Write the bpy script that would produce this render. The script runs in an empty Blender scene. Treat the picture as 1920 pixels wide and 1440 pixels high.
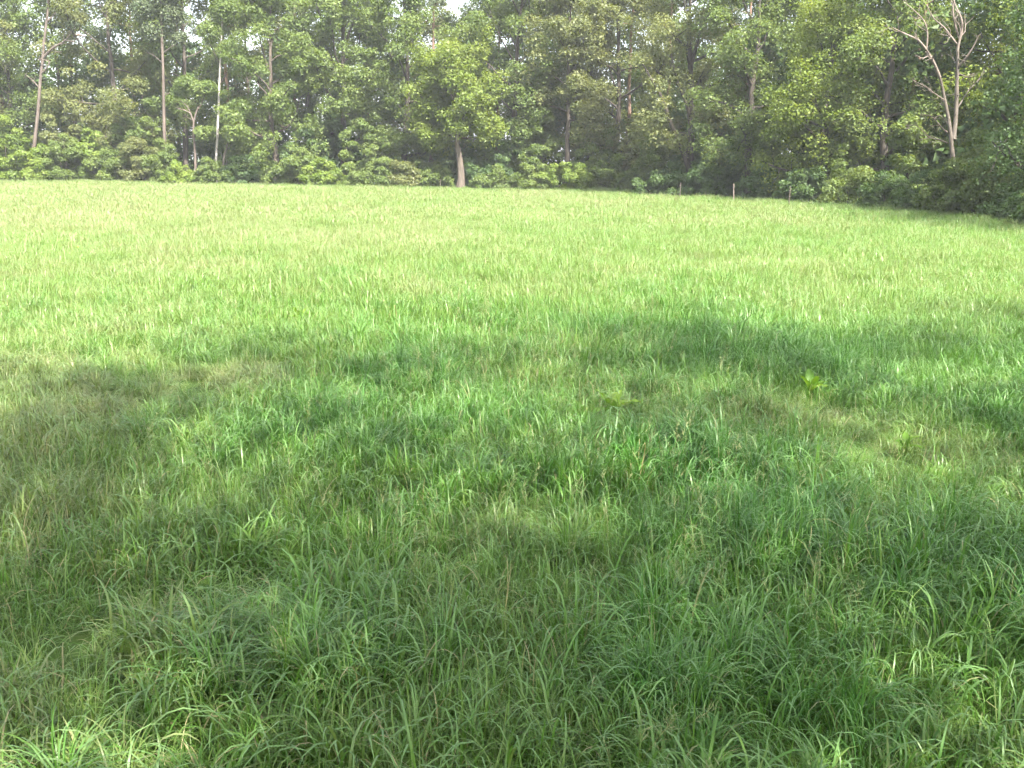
import bpy, math
import numpy as np
from mathutils import Matrix, Vector
R_ = math.radians
SC = bpy.context.scene
COL = SC.collection

# ------------------------------------------------------------------ camera
CAM = np.array([0.0, 0.0, 2.30])
FPX, PITCH, ROLL = 1900.0, R_(12.4), 0.0139
_F = np.array([0, math.cos(PITCH), -math.sin(PITCH)])
_R0 = np.array([1.0, 0, 0]); _U0 = np.array([0, math.sin(PITCH), math.cos(PITCH)])
_R = _R0 * math.cos(ROLL) + _U0 * math.sin(ROLL)
_U = _U0 * math.cos(ROLL) - _R0 * math.sin(ROLL)
cd = bpy.data.cameras.new('camera'); cam = bpy.data.objects.new('camera', cd); COL.objects.link(cam)
cd.sensor_width = 36; cd.lens = 36 * FPX / 1920; cd.clip_start = 0.05; cd.clip_end = 3000
cam.matrix_world = Matrix(((_R[0], _U[0], -_F[0], CAM[0]), (_R[1], _U[1], -_F[1], CAM[1]), (_R[2], _U[2], -_F[2], CAM[2]), (0, 0, 0, 1)))
SC.camera = cam

# ------------------------------------------------------------------ sky, sun, exposure
SUN_EL, SUN_AZ = R_(51), R_(152)       # azimuth clockwise from +Y (the view direction): behind, to the right
w = bpy.data.worlds.new('World'); SC.world = w; w.use_nodes = True
nt = w.node_tree; bgn = nt.nodes['Background']
sky = nt.nodes.new('ShaderNodeTexSky'); sky.sky_type = 'NISHITA'; sky.sun_disc = False
sky.sun_elevation = SUN_EL; sky.sun_rotation = SUN_AZ; sky.dust_density = 3.0; sky.air_density = 1.0; sky.ozone_density = 1.0
hs = nt.nodes.new('ShaderNodeHueSaturation'); hs.inputs['Saturation'].default_value = .45     # thin high cloud: a pale, milky sky
nt.links.new(sky.outputs[0], hs.inputs['Color']); nt.links.new(hs.outputs[0], bgn.inputs[0]); bgn.inputs[1].default_value = 0.14
sd = bpy.data.lights.new('sun', 'SUN'); sun = bpy.data.objects.new('sun', sd); COL.objects.link(sun)
sd.energy = 5.0; sd.angle = R_(0.55); sd.color = (1.0, 0.95, 0.86)
_sv = Vector((math.sin(SUN_AZ) * math.cos(SUN_EL), math.cos(SUN_AZ) * math.cos(SUN_EL), math.sin(SUN_EL)))
sun.rotation_euler = _sv.to_track_quat('Z', 'Y').to_euler()
sun.location = (0, 0, 60)
vs = SC.view_settings
vs.view_transform = 'Standard'; vs.look = 'None'; vs.gamma = 1.0; vs.use_curve_mapping = False; vs.exposure = 2.4
cy = SC.cycles
cy.max_bounces = 5; cy.diffuse_bounces = 3; cy.transmission_bounces = 4; cy.glossy_bounces = 2; cy.volume_bounces = 0
cy.use_adaptive_sampling = True; cy.adaptive_threshold = 0.04; cy.use_denoising = True; cy.denoiser = 'OPENIMAGEDENOISE'; cy.denoising_input_passes = 'RGB_ALBEDO_NORMAL'; cy.denoising_prefilter = 'ACCURATE'; cy.time_limit = 1000

# ------------------------------------------------------------------ helpers
def ray(x, y):
    return _F + _R * (x - 960) / FPX + _U * (720 - y) / FPX
def P(x, y, Y):                              # the point at depth Y that a photo pixel shows
    d = ray(x, y); return CAM + d * (Y / d[1])
def G(x, y, h=0.0):                          # the point at height h that a photo pixel shows
    d = ray(x, y); return CAM + d * ((h - CAM[2]) / d[2])
def X_at(x, Y):                              # x position of a pixel column at eye level
    return float(P(x, 302 + ROLL * (x - 960), Y)[0])

def noise2(x, y, seed, scale):               # smooth value noise in numpy, 0..1
    x = np.asarray(x, float) / scale + 1000.5; y = np.asarray(y, float) / scale + 1000.5
    xi = np.floor(x).astype(np.int64); yi = np.floor(y).astype(np.int64); fx = x - xi; fy = y - yi
    fx = fx * fx * (3 - 2 * fx); fy = fy * fy * (3 - 2 * fy)
    def h(a, b):
        n = (a * 374761393 + b * 668265263 + seed * 974634777) & 0xffffffff
        n = ((n ^ (n >> 13)) * 1274126177) & 0xffffffff
        return ((n ^ (n >> 16)) & 0xffff) / 65535.0
    return (h(xi, yi) * (1 - fx) + h(xi + 1, yi) * fx) * (1 - fy) + (h(xi, yi + 1) * (1 - fx) + h(xi + 1, yi + 1) * fx) * fy
def fbm(x, y, seed, scale):
    return 0.55 * noise2(x, y, seed, scale) + 0.28 * noise2(x, y, seed + 7, scale * .47) + 0.17 * noise2(x, y, seed + 13, scale * .21)
def ground_z(x, y):
    return (fbm(x, y, 3, 9.0) - 0.5) * 0.16 + (noise2(x, y, 5, 2.2) - .5) * .05

def tag(o, label=None, cat=None, group=None, kind=None):
    if label: o['label'] = label
    if cat: o['category'] = cat
    if group: o['group'] = group
    if kind: o['kind'] = kind
    return o
def empty(name, loc):
    o = bpy.data.objects.new(name, None); COL.objects.link(o); o.location = [float(v) for v in loc]; o.empty_display_size = .3
    return o
def mesh_np(name, V, F, mats, attrs=None, smooth=False, midx=None):
    """V (n,3), F (m,k) faces of equal size k (or a list of such arrays)"""
    me = bpy.data.meshes.new(name)
    Fs = F if isinstance(F, list) else [F]
    Fs = [f for f in Fs if len(f)]
    V = np.ascontiguousarray(V, np.float32)
    loops = np.concatenate([f.ravel() for f in Fs]).astype(np.int32)
    sizes = np.concatenate([np.full(len(f), f.shape[1], np.int32) for f in Fs])
    starts = np.concatenate([[0], np.cumsum(sizes)[:-1]]).astype(np.int32)
    me.vertices.add(len(V)); me.vertices.foreach_set('co', V.ravel())
    me.loops.add(len(loops)); me.loops.foreach_set('vertex_index', loops)
    me.polygons.add(len(sizes)); me.polygons.foreach_set('loop_start', starts)
    for m in mats: me.materials.append(m)
    if smooth: me.polygons.foreach_set('use_smooth', np.ones(len(sizes), bool))
    if midx is not None: me.polygons.foreach_set('material_index', np.asarray(midx, np.int32))
    for k, a in (attrs or {}).items():
        at = me.attributes.new(k, 'FLOAT', 'POINT'); at.data.foreach_set('value', np.ascontiguousarray(a, np.float32))
    me.update(calc_edges=True)
    return me
def obj(name, me, parent=None, loc=None):
    o = bpy.data.objects.new(name, me); COL.objects.link(o)
    if parent is not None: o.parent = parent
    if loc is not None: o.location = [float(v) for v in loc]
    return o

# ------------------------------------------------------------------ materials
def new_mat(name):
    m = bpy.data.materials.new(name); m.use_nodes = True
    n = m.node_tree; n.nodes.clear(); out = n.nodes.new('ShaderNodeOutputMaterial')
    return m, n, out
def ramp(n, stops, interp='LINEAR'):
    r = n.nodes.new('ShaderNodeValToRGB'); r.color_ramp.interpolation = interp
    e = r.color_ramp.elements
    while len(e) < len(stops): e.new(0.5)
    for k, (p, c) in enumerate(stops): e[k].position = p; e[k].color = (*c, 1)
    return r
def attr(n, name, kind='GEOMETRY'):
    a = n.nodes.new('ShaderNodeAttribute'); a.attribute_name = name; a.attribute_type = kind; return a
def foliage_shader(n, out, colour, trans=.38, rough=.45, spec=.35, tcol_mul=(1.25, 1.15, .55)):
    pb = n.nodes.new('ShaderNodeBsdfPrincipled'); pb.inputs['Roughness'].default_value = rough
    pb.inputs['Specular IOR Level'].default_value = spec
    n.links.new(colour, pb.inputs['Base Color'])
    tm = n.nodes.new('ShaderNodeMix'); tm.data_type = 'RGBA'; tm.blend_type = 'MULTIPLY'; tm.inputs[0].default_value = 1
    tm.inputs[7].default_value = (*tcol_mul, 1); n.links.new(colour, tm.inputs[6])
    tr = n.nodes.new('ShaderNodeBsdfTranslucent'); n.links.new(tm.outputs[2], tr.inputs[0])
    mx = n.nodes.new('ShaderNodeMixShader'); mx.inputs[0].default_value = trans
    n.links.new(pb.outputs[0], mx.inputs[1]); n.links.new(tr.outputs[0], mx.inputs[2]); n.links.new(mx.outputs[0], out.inputs[0])
def leaf_mat(name, dark, mid, light, trans=.48, rough=.5, spec=.3):
    m, n, out = new_mat(name)
    r = ramp(n, [(0, dark), (.5, mid), (1, light)])
    n.links.new(attr(n, 'rnd').outputs['Fac'], r.inputs[0])
    foliage_shader(n, out, r.outputs[0], trans, rough, spec)
    return m
LEAF = {
    'oak':    leaf_mat('oak_leaf', (.070, .110, .030), (.112, .162, .044), (.160, .205, .058)),
    'yellow': leaf_mat('yellow_green_leaf', (.085, .128, .024), (.135, .188, .034), (.190, .228, .048)),
    'olive':  leaf_mat('olive_leaf', (.085, .110, .040), (.130, .154, .056), (.180, .192, .072)),
    'deep':   leaf_mat('deep_green_leaf', (.045, .084, .030), (.074, .126, .042), (.108, .162, .052)),
    'shrub':  leaf_mat('shrub_leaf', (.075, .120, .022), (.125, .185, .032), (.190, .240, .050), .4),
    'needle': leaf_mat('pine_needle', (.030, .052, .026), (.055, .078, .036), (.085, .105, .045), .2),
}
def bark_mat(name, c0, c1, c2=None, zsplit=None, scale=5.0):
    m, n, out = new_mat(name)
    tc = n.nodes.new('ShaderNodeTexCoord'); mp = n.nodes.new('ShaderNodeMapping'); mp.inputs['Scale'].default_value = (1, 1, .22)
    n.links.new(tc.outputs['Object'], mp.inputs[0])
    ns = n.nodes.new('ShaderNodeTexNoise'); ns.inputs['Scale'].default_value = scale; ns.inputs['Detail'].default_value = 6
    n.links.new(mp.outputs[0], ns.inputs[0])
    r = ramp(n, [(.3, c0), (.7, c1)]); n.links.new(ns.outputs[0], r.inputs[0])
    col = r.outputs[0]
    if c2 is not None:                        # a pine's bark turns orange and papery higher up the stem
        sx = n.nodes.new('ShaderNodeSeparateXYZ'); n.links.new(tc.outputs['Object'], sx.inputs[0])
        mr = n.nodes.new('ShaderNodeMapRange'); mr.inputs[1].default_value = zsplit[0]; mr.inputs[2].default_value = zsplit[1]
        n.links.new(sx.outputs[2], mr.inputs[0])
        mx = n.nodes.new('ShaderNodeMix'); mx.data_type = 'RGBA'; n.links.new(mr.outputs[0], mx.inputs[0])
        n.links.new(col, mx.inputs[6]); mx.inputs[7].default_value = (*c2, 1); col = mx.outputs[2]
    pb = n.nodes.new('ShaderNodeBsdfPrincipled'); pb.inputs['Roughness'].default_value = .85
    pb.inputs['Specular IOR Level'].default_value = .2
    n.links.new(col, pb.inputs['Base Color'])
    bp = n.nodes.new('ShaderNodeBump'); bp.inputs['Strength'].default_value = .7; bp.inputs['Distance'].default_value = .04
    n.links.new(ns.outputs[0], bp.inputs['Height']); n.links.new(bp.outputs[0], pb.inputs['Normal'])
    n.links.new(pb.outputs[0], out.inputs[0])
    return m
BARK = {
    'oak':   bark_mat('oak_bark', (.044, .036, .029), (.108, .088, .070)),
    'dark':  bark_mat('dark_bark', (.032, .028, .024), (.082, .068, .055)),
    'pine':  bark_mat('pine_bark', (.085, .058, .043), (.15, .105, .078), (.175, .115, .080), (4, 9)),
    'pale':  bark_mat('pale_bark', (.19, .17, .15), (.40, .37, .34)),
    'pink':  bark_mat('bare_pine_bark', (.060, .048, .040), (.125, .100, .084)),
    'dead':  bark_mat('dead_wood', (.105, .085, .070), (.22, .178, .148)),
    'deadlow': bark_mat('dead_tree_bark', (.055, .047, .038), (.125, .105, .085)),
}

# ------------------------------------------------------------------ field outline
_RY = np.array([-40, 15, 42, 60, 66, 69.6, 70.6, 80, 120.]); _RX = np.array([42, 30, 21, 14.2, 11.5, 9.2, 9.6, 12.5, 12.5])
def far_edge(x): return 83 - (np.asarray(x, float) + 42) * .08
def right_edge(y): return np.interp(y, _RY, _RX)
def in_field(x, y): return (y < far_edge(x)) & (x < right_edge(y))

# ------------------------------------------------------------------ ground
def build_ground():
    m, n, out = new_mat('meadow_soil')
    tc = n.nodes.new('ShaderNodeTexCoord')
    ns = n.nodes.new('ShaderNodeTexNoise'); ns.inputs['Scale'].default_value = 6; ns.inputs['Detail'].default_value = 8
    n.links.new(tc.outputs['Object'], ns.inputs[0])
    r = ramp(n, [(.3, (.035, .062, .014)), (.55, (.058, .098, .020)), (.75, (.080, .105, .030))])
    n.links.new(ns.outputs[0], r.inputs[0])
    pb = n.nodes.new('ShaderNodeBsdfPrincipled'); pb.inputs['Roughness'].default_value = .95; pb.inputs['Specular IOR Level'].default_value = .1
    n.links.new(r.outputs[0], pb.inputs['Base Color'])
    bp = n.nodes.new('ShaderNodeBump'); bp.inputs['Strength'].default_value = .6; bp.inputs['Distance'].default_value = .05
    n.links.new(ns.outputs[0], bp.inputs['Height']); n.links.new(bp.outputs[0], pb.inputs['Normal'])
    n.links.new(pb.outputs[0], out.inputs[0])
    xs = np.concatenate([np.linspace(-900, -75, 14), np.arange(-70, 71, 1.4), np.linspace(75, 900, 14)])
    ys = np.concatenate([np.linspace(-900, -45, 14), np.arange(-40, 131, 1.4), np.linspace(140, 1200, 16)])
    gx, gy = np.meshgrid(xs, ys); V = np.stack([gx, gy, ground_z(gx, gy)], -1).reshape(-1, 3)
    a = np.arange(len(ys) - 1)[:, None] * len(xs) + np.arange(len(xs) - 1)[None]
    a = a.ravel(); F = np.stack([a, a + 1, a + 1 + len(xs), a + len(xs)], 1)
    o = obj('ground', mesh_np('ground', V, F, [m], smooth=True)); tag(o, kind='structure')
build_ground()

# ------------------------------------------------------------------ trees
def tube(pts, rad, k=6):
    pts = np.asarray(pts, float); rad = np.asarray(rad, float); n = len(pts)
    t = np.gradient(pts, axis=0); t /= np.linalg.norm(t, axis=1)[:, None] + 1e-9
    ref = np.array([1., 0, 0]) if abs(t[0, 0]) < .8 else np.array([0, 1., 0])
    u = np.cross(t, ref); u /= np.linalg.norm(u, axis=1)[:, None] + 1e-9
    v = np.cross(t, u)
    a = np.linspace(0, 2 * np.pi, k, endpoint=False)
    V = pts[:, None] + rad[:, None, None] * (np.cos(a)[None, :, None] * u[:, None] + np.sin(a)[None, :, None] * v[:, None])
    i = np.arange(n - 1)[:, None] * k; j = np.arange(k)[None]; j2 = (j + 1) % k
    F = np.stack([i + j, i + j2, i + k + j2, i + k + j], -1).reshape(-1, 4)
    return V.reshape(-1, 3), F
def tubes_mesh(name, paths, m):
    Vs, Fs, o = [], [], 0
    for p, r, k in paths:
        V, F = tube(p, r, k); Vs.append(V); Fs.append(F + o); o += len(V)
    return mesh_np(name, np.concatenate(Vs), np.concatenate(Fs), [m], smooth=True)
def grow(rng, p0, d, L, n=6, wig=.18, lift=.0):
    d = np.asarray(d, float); d = d / np.linalg.norm(d); p = [np.asarray(p0, float)]
    for k in range(n):
        d = d + rng.normal(0, wig, 3) + np.array([0, 0, lift]); d /= np.linalg.norm(d)
        p.append(p[-1] + d * L / n)
    return np.array(p)
def curve(pts, n):                            # smooth polyline through hand-set points
    pts = np.asarray(pts, float); s = np.concatenate([[0], np.cumsum(np.linalg.norm(np.diff(pts, axis=0), axis=1))])
    q = np.linspace(0, s[-1], n); out = np.stack([np.interp(q, s, pts[:, k]) for k in range(3)], 1)
    for _ in range(2): out[1:-1] = .25 * out[:-2] + .5 * out[1:-1] + .25 * out[2:]
    return out
def leaves_mesh(name, rng, C, RC, n, size, m, flat=.62, under=.45, asp=.62, tri=False):
    """leaf faces spread through clumps: centres C (k,3), radii RC (k,)"""
    C = np.asarray(C, float); RC = np.asarray(RC, float)
    wgt = RC ** 2; idx = rng.choice(len(C), n, p=wgt / wgt.sum())
    d = rng.normal(size=(n, 3)); d /= np.linalg.norm(d, axis=1)[:, None]
    low = (d[:, 2] < -.15) & (rng.random(n) > under); d[low, 2] *= -1
    r = RC[idx] * (.35 + .75 * rng.random(n) ** .6)
    pos = C[idx] + d * r[:, None] * np.array([1, 1, flat])
    nr = d * .55 + rng.normal(0, .5, (n, 3)) + np.array([0, 0, .45]); nr /= np.linalg.norm(nr, axis=1)[:, None]
    t = np.cross(nr, rng.normal(size=(n, 3))); t /= np.linalg.norm(t, axis=1)[:, None]
    b = np.cross(nr, t)
    L = size * rng.uniform(.6, 1.35, n)[:, None]; W = L * asp
    if tri:
        V = np.stack([pos - t * L * .5 + b * W * .35, pos + t * L * .55 + nr * L * .1, pos - t * L * .3 - b * W * .65], 1).reshape(-1, 3)
        F = np.arange(3 * n).reshape(-1, 3); crn = rng.random(len(C)); rnd = np.clip(.55 * rng.random(n) + .45 * crn[idx], 0, 1)
        return mesh_np(name, V, F, [m], {'rnd': np.repeat(rnd, 3)})
    V = np.stack([pos - t * L * .5, pos + b * W * .5 + nr * L * .10 - t * L * .08, pos + t * L * .5 - nr * L * .12, pos - b * W * .5 + nr * L * .10 - t * L * .08], 1).reshape(-1, 3)
    F = np.arange(4 * n).reshape(-1, 4)
    crn = rng.random(len(C))                  # sprays of older and younger foliage
    rnd = np.clip(.55 * rng.random(n) + .45 * crn[idx], 0, 1)
    return mesh_np(name, V, F, [m], {'rnd': np.repeat(rnd, 4)})

def tree(name, seed, x, y, H, R, cb, r0, leaf='oak', bark='oak', n_leaf=16000, size=.2, lean=(0, 0), n_limb=14, rc=(.5, 1.05),
         label=None, group=None, shape='oak', extra=(), split=True, top=.82, fill=55, prune=None):
    rng = np.random.default_rng(seed)
    far = y > 63
    if y > 20:
        if shape == 'oak' and r0 not in (.31, .25): cb *= .62; n_limb += 2; fill += 12
        H *= 1.12; R *= 1.1; n_leaf = int(n_leaf * (2.45 if far else 1.5)); size *= .98 if far else 1.08
    root = empty(name, (x, y, ground_z(x, y) - .05)); tag(root, label, 'tree', group)
    base = np.array(root.location[:])
    # stem
    nst = 11; z = np.linspace(0, H * top, nst)
    stem = np.stack([lean[0] * (z / H) ** 1.3 * H + np.cumsum(rng.normal(0, .09, nst)) * (z > 0), lean[1] * z + np.cumsum(rng.normal(0, .09, nst)) * (z > 0), z], 1)
    tt = np.linspace(0, 1, nst); rad = r0 * (1 - .78 * tt) * (1 + .45 * np.exp(-tt * 22))
    tr = obj('trunk', tubes_mesh('trunk', [(stem, rad, 9)], BARK[bark]), root)
    C, RC, limbs = [], [], []
    for i in range(n_limb):
        u = (i + rng.uniform(.1, .9)) / n_limb
        h = cb + (H * top * .98 - cb) * u
        p0 = np.array([np.interp(h, z, stem[:, k]) for k in range(3)])
        az = i * 2.39996 + rng.normal(0, .35)
        if shape == 'oak':
            prof = .80 + .45 * u if u < .45 else 1.0 - .62 * ((u - .45) / .55) ** 1.5
            el = R_(8 + 52 * u + rng.normal(0, 9))
        else:                                  # pine: tiers in the upper stem only
            prof = 1.0 - .45 * u; el = R_(4 + 35 * u + rng.normal(0, 8))
        reach = R * prof * rng.uniform(.75, 1.15)
        d = np.array([math.cos(az) * math.cos(el), math.sin(az) * math.cos(el), math.sin(el)])
        L = reach / max(.45, math.cos(el))
        lp = grow(rng, p0, d, L, 7, .16, .03 if shape == 'oak' else .01)
        lr0 = max(.035, float(np.interp(h, z, rad)) * .52)
        paths = [(lp, lr0 * (1 - .8 * np.linspace(0, 1, 8)), 6)]
        C.append(lp[-1]); RC.append(rng.uniform(*rc))
        for s in range(6 if shape == 'oak' else 4):
            k = rng.uniform(.32, .98); q = lp[min(6, int(k * 7))] + (lp[min(7, int(k * 7) + 1)] - lp[min(6, int(k * 7))]) * ((k * 7) % 1)
            sd_ = d * .7 + rng.normal(0, .75, 3) + np.array([0, 0, .15])
            sp = grow(rng, q, sd_, reach * rng.uniform(.18, .42), 4, .2, .03)
            paths.append((sp, lr0 * .42 * (1 - .75 * np.linspace(0, 1, 5)), 4))
            C.append(sp[-1]); RC.append(rng.uniform(*rc)); C.append(sp[2]); RC.append(rng.uniform(*rc) * .7)
        limbs.append(paths)
    C.append(stem[-1] + [0, 0, .3]); RC.append(rc[1])
    for k in range(fill):                      # outer sprays that round the crown off
        u = rng.random(); h = cb + (H - cb) * u; a = rng.random() * 6.283
        prof = (.80 + .45 * u if u < .45 else 1.0 - .68 * ((u - .45) / .55) ** 1.4) * R * rng.uniform(.55, 1.0)
        cx = np.interp(min(h, z[-1]), z, stem[:, 0]); cyy = np.interp(min(h, z[-1]), z, stem[:, 1])
        C.append(np.array([cx + math.cos(a) * prof, cyy + math.sin(a) * prof, h])); RC.append(rng.uniform(*rc))
    for e in extra:                            # (world points, r_start, r_end, material, leafy)
        pts = np.asarray(e[0]) - base; cp = curve(pts, 12)
        o = obj('limb', tubes_mesh('limb', [(cp, np.linspace(e[1], e[2], 12), 7)], BARK[e[3]]), tr)
        if e[4]:
            for q in (cp[-1], cp[-3], cp[8]): C.append(q); RC.append(rng.uniform(*rc))
    if split:
        for paths in limbs: obj('limb', tubes_mesh('limb', paths, BARK[bark]), tr)
    else:
        obj('limb', tubes_mesh('limb', [p for ps in limbs for p in ps], BARK[bark]), tr)
    C = np.array(C); RC = np.array(RC)
    if prune is not None:
        keep = prune(C + base); C, RC = C[keep], RC[keep]
    obj('crown', leaves_mesh('crown', rng, C, RC, n_leaf, size, LEAF[leaf], .82 if shape == 'oak' else .42, asp=.66 if shape == 'oak' else .4, tri=far), root)
    return root

def bush(name, seed, x, y, w_, h, leaf='shrub', n_leaf=3500, size=.17, label=None, group=None, cat='shrub', depth=None, nst=7):
    rng = np.random.default_rng(seed)
    root = empty(name, (x, y, ground_z(x, y) - .03)); tag(root, label, cat, group)
    C, RC = [], []
    far = y > 63; size *= .95 if far else 1.05; n_leaf = int(n_leaf * (2.4 if far else 1.5)); d = depth or w_ * .8; ncl = int(16 + 5 * w_ + 3 * h)
    for k in range(ncl):
        a = rng.random() * 6.283; rr = math.sqrt(rng.random()); u = rng.random()
        zz = h * (.08 + .86 * u * math.sqrt(max(0.05, 1 - .8 * rr * rr)))
        C.append((math.cos(a) * rr * w_ * .5, math.sin(a) * rr * d * .5, zz)); RC.append(rng.uniform(.22, .48) * (.6 + .2 * min(h, 3)))
    for k in range(nst):
        tgt = np.array(C[rng.integers(len(C))]); p0 = np.array([rng.normal(0, .18), rng.normal(0, .18), 0])
        mid = (p0 + tgt) / 2 + np.array([0, 0, .25 * h * .5])
        cp = curve([p0, mid, tgt], 7)
        obj('stem', tubes_mesh('stem', [(cp, np.linspace(.035, .010, 7), 5)], BARK['dark']), root)
    obj('crown', leaves_mesh('crown', rng, C, RC, n_leaf, size, LEAF[leaf], .8, .35, tri=far), root)
    return root

def hand_tree(name, x, y, trunk_pts, r, bark, limbs, label, leaf=None, clumps=(), n_leaf=0, size=.18, seed=1, sides=9):
    """a tree whose stem and limbs are set point by point; points are world coordinates"""
    root = empty(name, (x, y, ground_z(x, y) - .05)); tag(root, label, 'tree')
    b = np.array(root.location[:])
    cp = curve(np.asarray(trunk_pts) - b, 18); trng = np.random.default_rng(seed + 900)
    tr = obj('trunk', tubes_mesh('trunk', [(cp, r[0] + (r[1] - r[0]) * np.linspace(0, 1, 18) ** .8, sides)], BARK[bark]), root)
    for pts, a, c, bk in limbs:
        q = curve(np.asarray(pts) - b, 14)
        rj = np.linspace(a, c, 14) * trng.uniform(.85, 1.15, 14); paths = [(q, rj, 7)]
        ln = float(np.linalg.norm(q[-1] - q[0]))
        for _ in range(int(3 + ln * 2.2)):          # side twigs and broken stubs
            k = int(trng.integers(3, 14)); d = (q[min(13, k + 1)] - q[k - 1]); d = d / (np.linalg.norm(d) + 1e-6) + trng.normal(0, .65, 3)
            tl = min(1.3, ln * .45) * trng.uniform(.2, 1.0); tp = grow(trng, q[k], d, tl, 4, .22, .03); tr0 = max(.010, rj[k] * .45)
            paths.append((tp, np.linspace(tr0, .006, 5), 4))
            if tl > .5:
                paths.append((grow(trng, tp[2], d + trng.normal(0, .7, 3), tl * .5, 3, .2, .03), np.linspace(tr0 * .6, .005, 4), 4))
        obj('limb', tubes_mesh('limb', paths, BARK[bk]), tr)
    if n_leaf:
        rng = np.random.default_rng(seed)
        C = np.array([c[0] for c in clumps]) - b; RC = np.array([c[1] for c in clumps])
        obj('crown', leaves_mesh('crown', rng, C, RC, int(n_leaf * 2), size * 1.1, LEAF[leaf], .8, tri=True), root)
    return root

def edge_y(px, back):                          # depth `back` metres behind the far field edge on a pixel column
    Y = 82.0
    for _ in range(4): Y = float(far_edge(X_at(px, Y))) + back
    return Y
def T(px, back, *a, **k):
    Y = edge_y(px, back); return tree('oak_tree' if k.get('shape', 'oak') == 'oak' else 'pine_tree', a[0], X_at(px, Y), Y, *a[1:], **k)
def TR(px, Y, *a, **k):
    return tree('oak_tree' if k.get('shape', 'oak') == 'oak' else 'pine_tree', a[0], X_at(px, Y), Y, *a[1:], **k)

# --- front row, far edge, from left to right
T(-95, 4, 11, 17.5, 5.0, 1.5, .30, 'olive', label='olive green oak cut off by the left edge of the picture', n_leaf=15000)
T(18, 8, 30, 14.5, 3.8, 3.5, .24, 'oak', 'dark', label='oak close behind the crooked forked pine at the left', n_leaf=13000)
T(215, 5, 12, 18.0, 4.6, 3.2, .30, 'olive', 'dark', label='tall olive oak with a dark upright trunk right of the bare forked pine', n_leaf=19000)
T(350, 7.5, 13, 18.5, 3.8, 5.5, .26, 'oak', 'dark', label='tall oak rising behind the thin straight pine and the small forked tree', n_leaf=13000)
T(520, 4, 14, 15.5, 4.4, 2.6, .28, 'oak', label='broad rounded oak with a low dense crown above the brightest yellow shrub', n_leaf=22000,
  extra=[([P(575, 200, 87), P(590, 100, 87), P(607, 55, 87), P(625, 20, 87)], .16, .07, 'dark', 1)])
T(650, 6, 15, 18.0, 4.4, 4.5, .30, 'oak', 'dark', label='tall oak with dark forked limbs showing high in its crown', n_leaf=18000,
  extra=[([P(640, 150, 88), P(612, 90, 88), P(604, 40, 88), P(592, 5, 88)], .17, .07, 'dark', 0), ([P(640, 150, 88), P(648, 80, 88), P(662, 40, 88), P(690, 10, 88)], .16, .06, 'dark', 0)])
T(757, 6, 16, 17.5, 4.0, 3.8, .30, 'oak', 'dark', label='oak with a dark curved fork high up, left of the thick brown trunk', n_leaf=16000,
  extra=[([P(735, 110, 87.5), P(730, 95, 87.5), P(745, 60, 87.5), P(752, 25, 87.5)], .15, .07, 'dark', 0), ([P(735, 110, 87.5), P(755, 75, 87.5), P(770, 40, 88)], .13, .06, 'dark', 0),
         ([P(757, 232, 85), P(768, 212, 82.6), P(778, 200, 82.2), P(790, 197, 82), P(803, 196, 82)], .075, .08, 'dead', 0), ([P(768, 212, 82.6), P(780, 226, 82.4), P(782, 238, 82.4), P(777, 250, 82.5)], .04, .03, 'dead', 0)])
T(862, .9, 17, 9.6, 3.3, 4.0, .31, 'yellow', 'oak', label='bright oak with a thick bare brown trunk standing out at the field edge', n_leaf=17000, rc=(.6, 1.0))
T(965, 5, 18, 18.5, 4.4, 3.0, .30, 'oak', 'dark', label='tall dense oak just right of the oak with the thick brown trunk', n_leaf=19000)
T(1062, 3.2, 19, 15.5, 3.6, 5.2, .25, 'olive', 'oak', label='oak with a slim brown trunk in the middle above the pale low shrubs', n_leaf=14000)
T(1150, 6, 20, 18.0, 4.0, 4.0, .28, 'olive', 'dark', label='tall olive oak left of the leaning oak at the bend of the wood', n_leaf=16000)
# --- right-hand edge coming nearer
TR(1292, 73, 21, 16.5, 4.4, 5.2, .34, 'olive', 'dark', lean=(-.03, 0), label='oak with dark limbs leaning to the left at the bend of the wood', n_leaf=20000, size=.18,
   extra=[([P(1296, 330, 72), P(1282, 285, 71.5), P(1255, 230, 71), P(1243, 180, 70.8), P(1215, 140, 70.5), P(1205, 120, 70.5)], .20, .07, 'dark', 1),
          ([P(1296, 300, 72), P(1292, 200, 71.5), P(1275, 170, 71), P(1262, 125, 71), P(1258, 100, 71)], .16, .06, 'dark', 1),
          ([P(1296, 120, 72.5), P(1310, 70, 72.3), P(1322, 35, 72.3), P(1345, 10, 72.3)], .16, .06, 'dark', 1)])
TR(1415, 68, 22, 15.0, 3.9, 3.0, .28, 'oak', 'dark', label='tall oak behind the middle fence post on the right edge', n_leaf=17000, size=.17)
TR(1545, 61, 23, 10.4, 3.6, 2.4, .27, 'yellow', 'dark', label='low rounded oak with a sunlit crown behind the brown fence post', n_leaf=17000, size=.15, rc=(.55, .95))
TR(1500, 70, 24, 15.5, 4.2, 4.0, .28, 'oak', 'dark', label='tall oak rising behind the low rounded sunlit oak', n_leaf=16000, size=.17)
TR(1660, 58.5, 25, 14.0, 3.7, 1.6, .27, 'oak', 'dark', label='tall bushy oak left of the bare dead tree', n_leaf=20000, size=.15)
TR(1745, 63, 26, 14.5, 3.8, 2.2, .27, 'oak', 'dark', label='leafy oak directly behind the bare dead tree', n_leaf=15000, size=.16)
TR(1880, 55, 27, 13.5, 3.4, 2.5, .26, 'yellow', 'dark', label='yellow green oak right of the bare dead tree', n_leaf=15000, size=.15)
TR(1985, 43.5, 28, 12.5, 2.9, .9, .26, 'deep', 'dark', label='deep green tree in shade cut off by the right edge of the picture', n_leaf=17000, size=.12)
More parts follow.
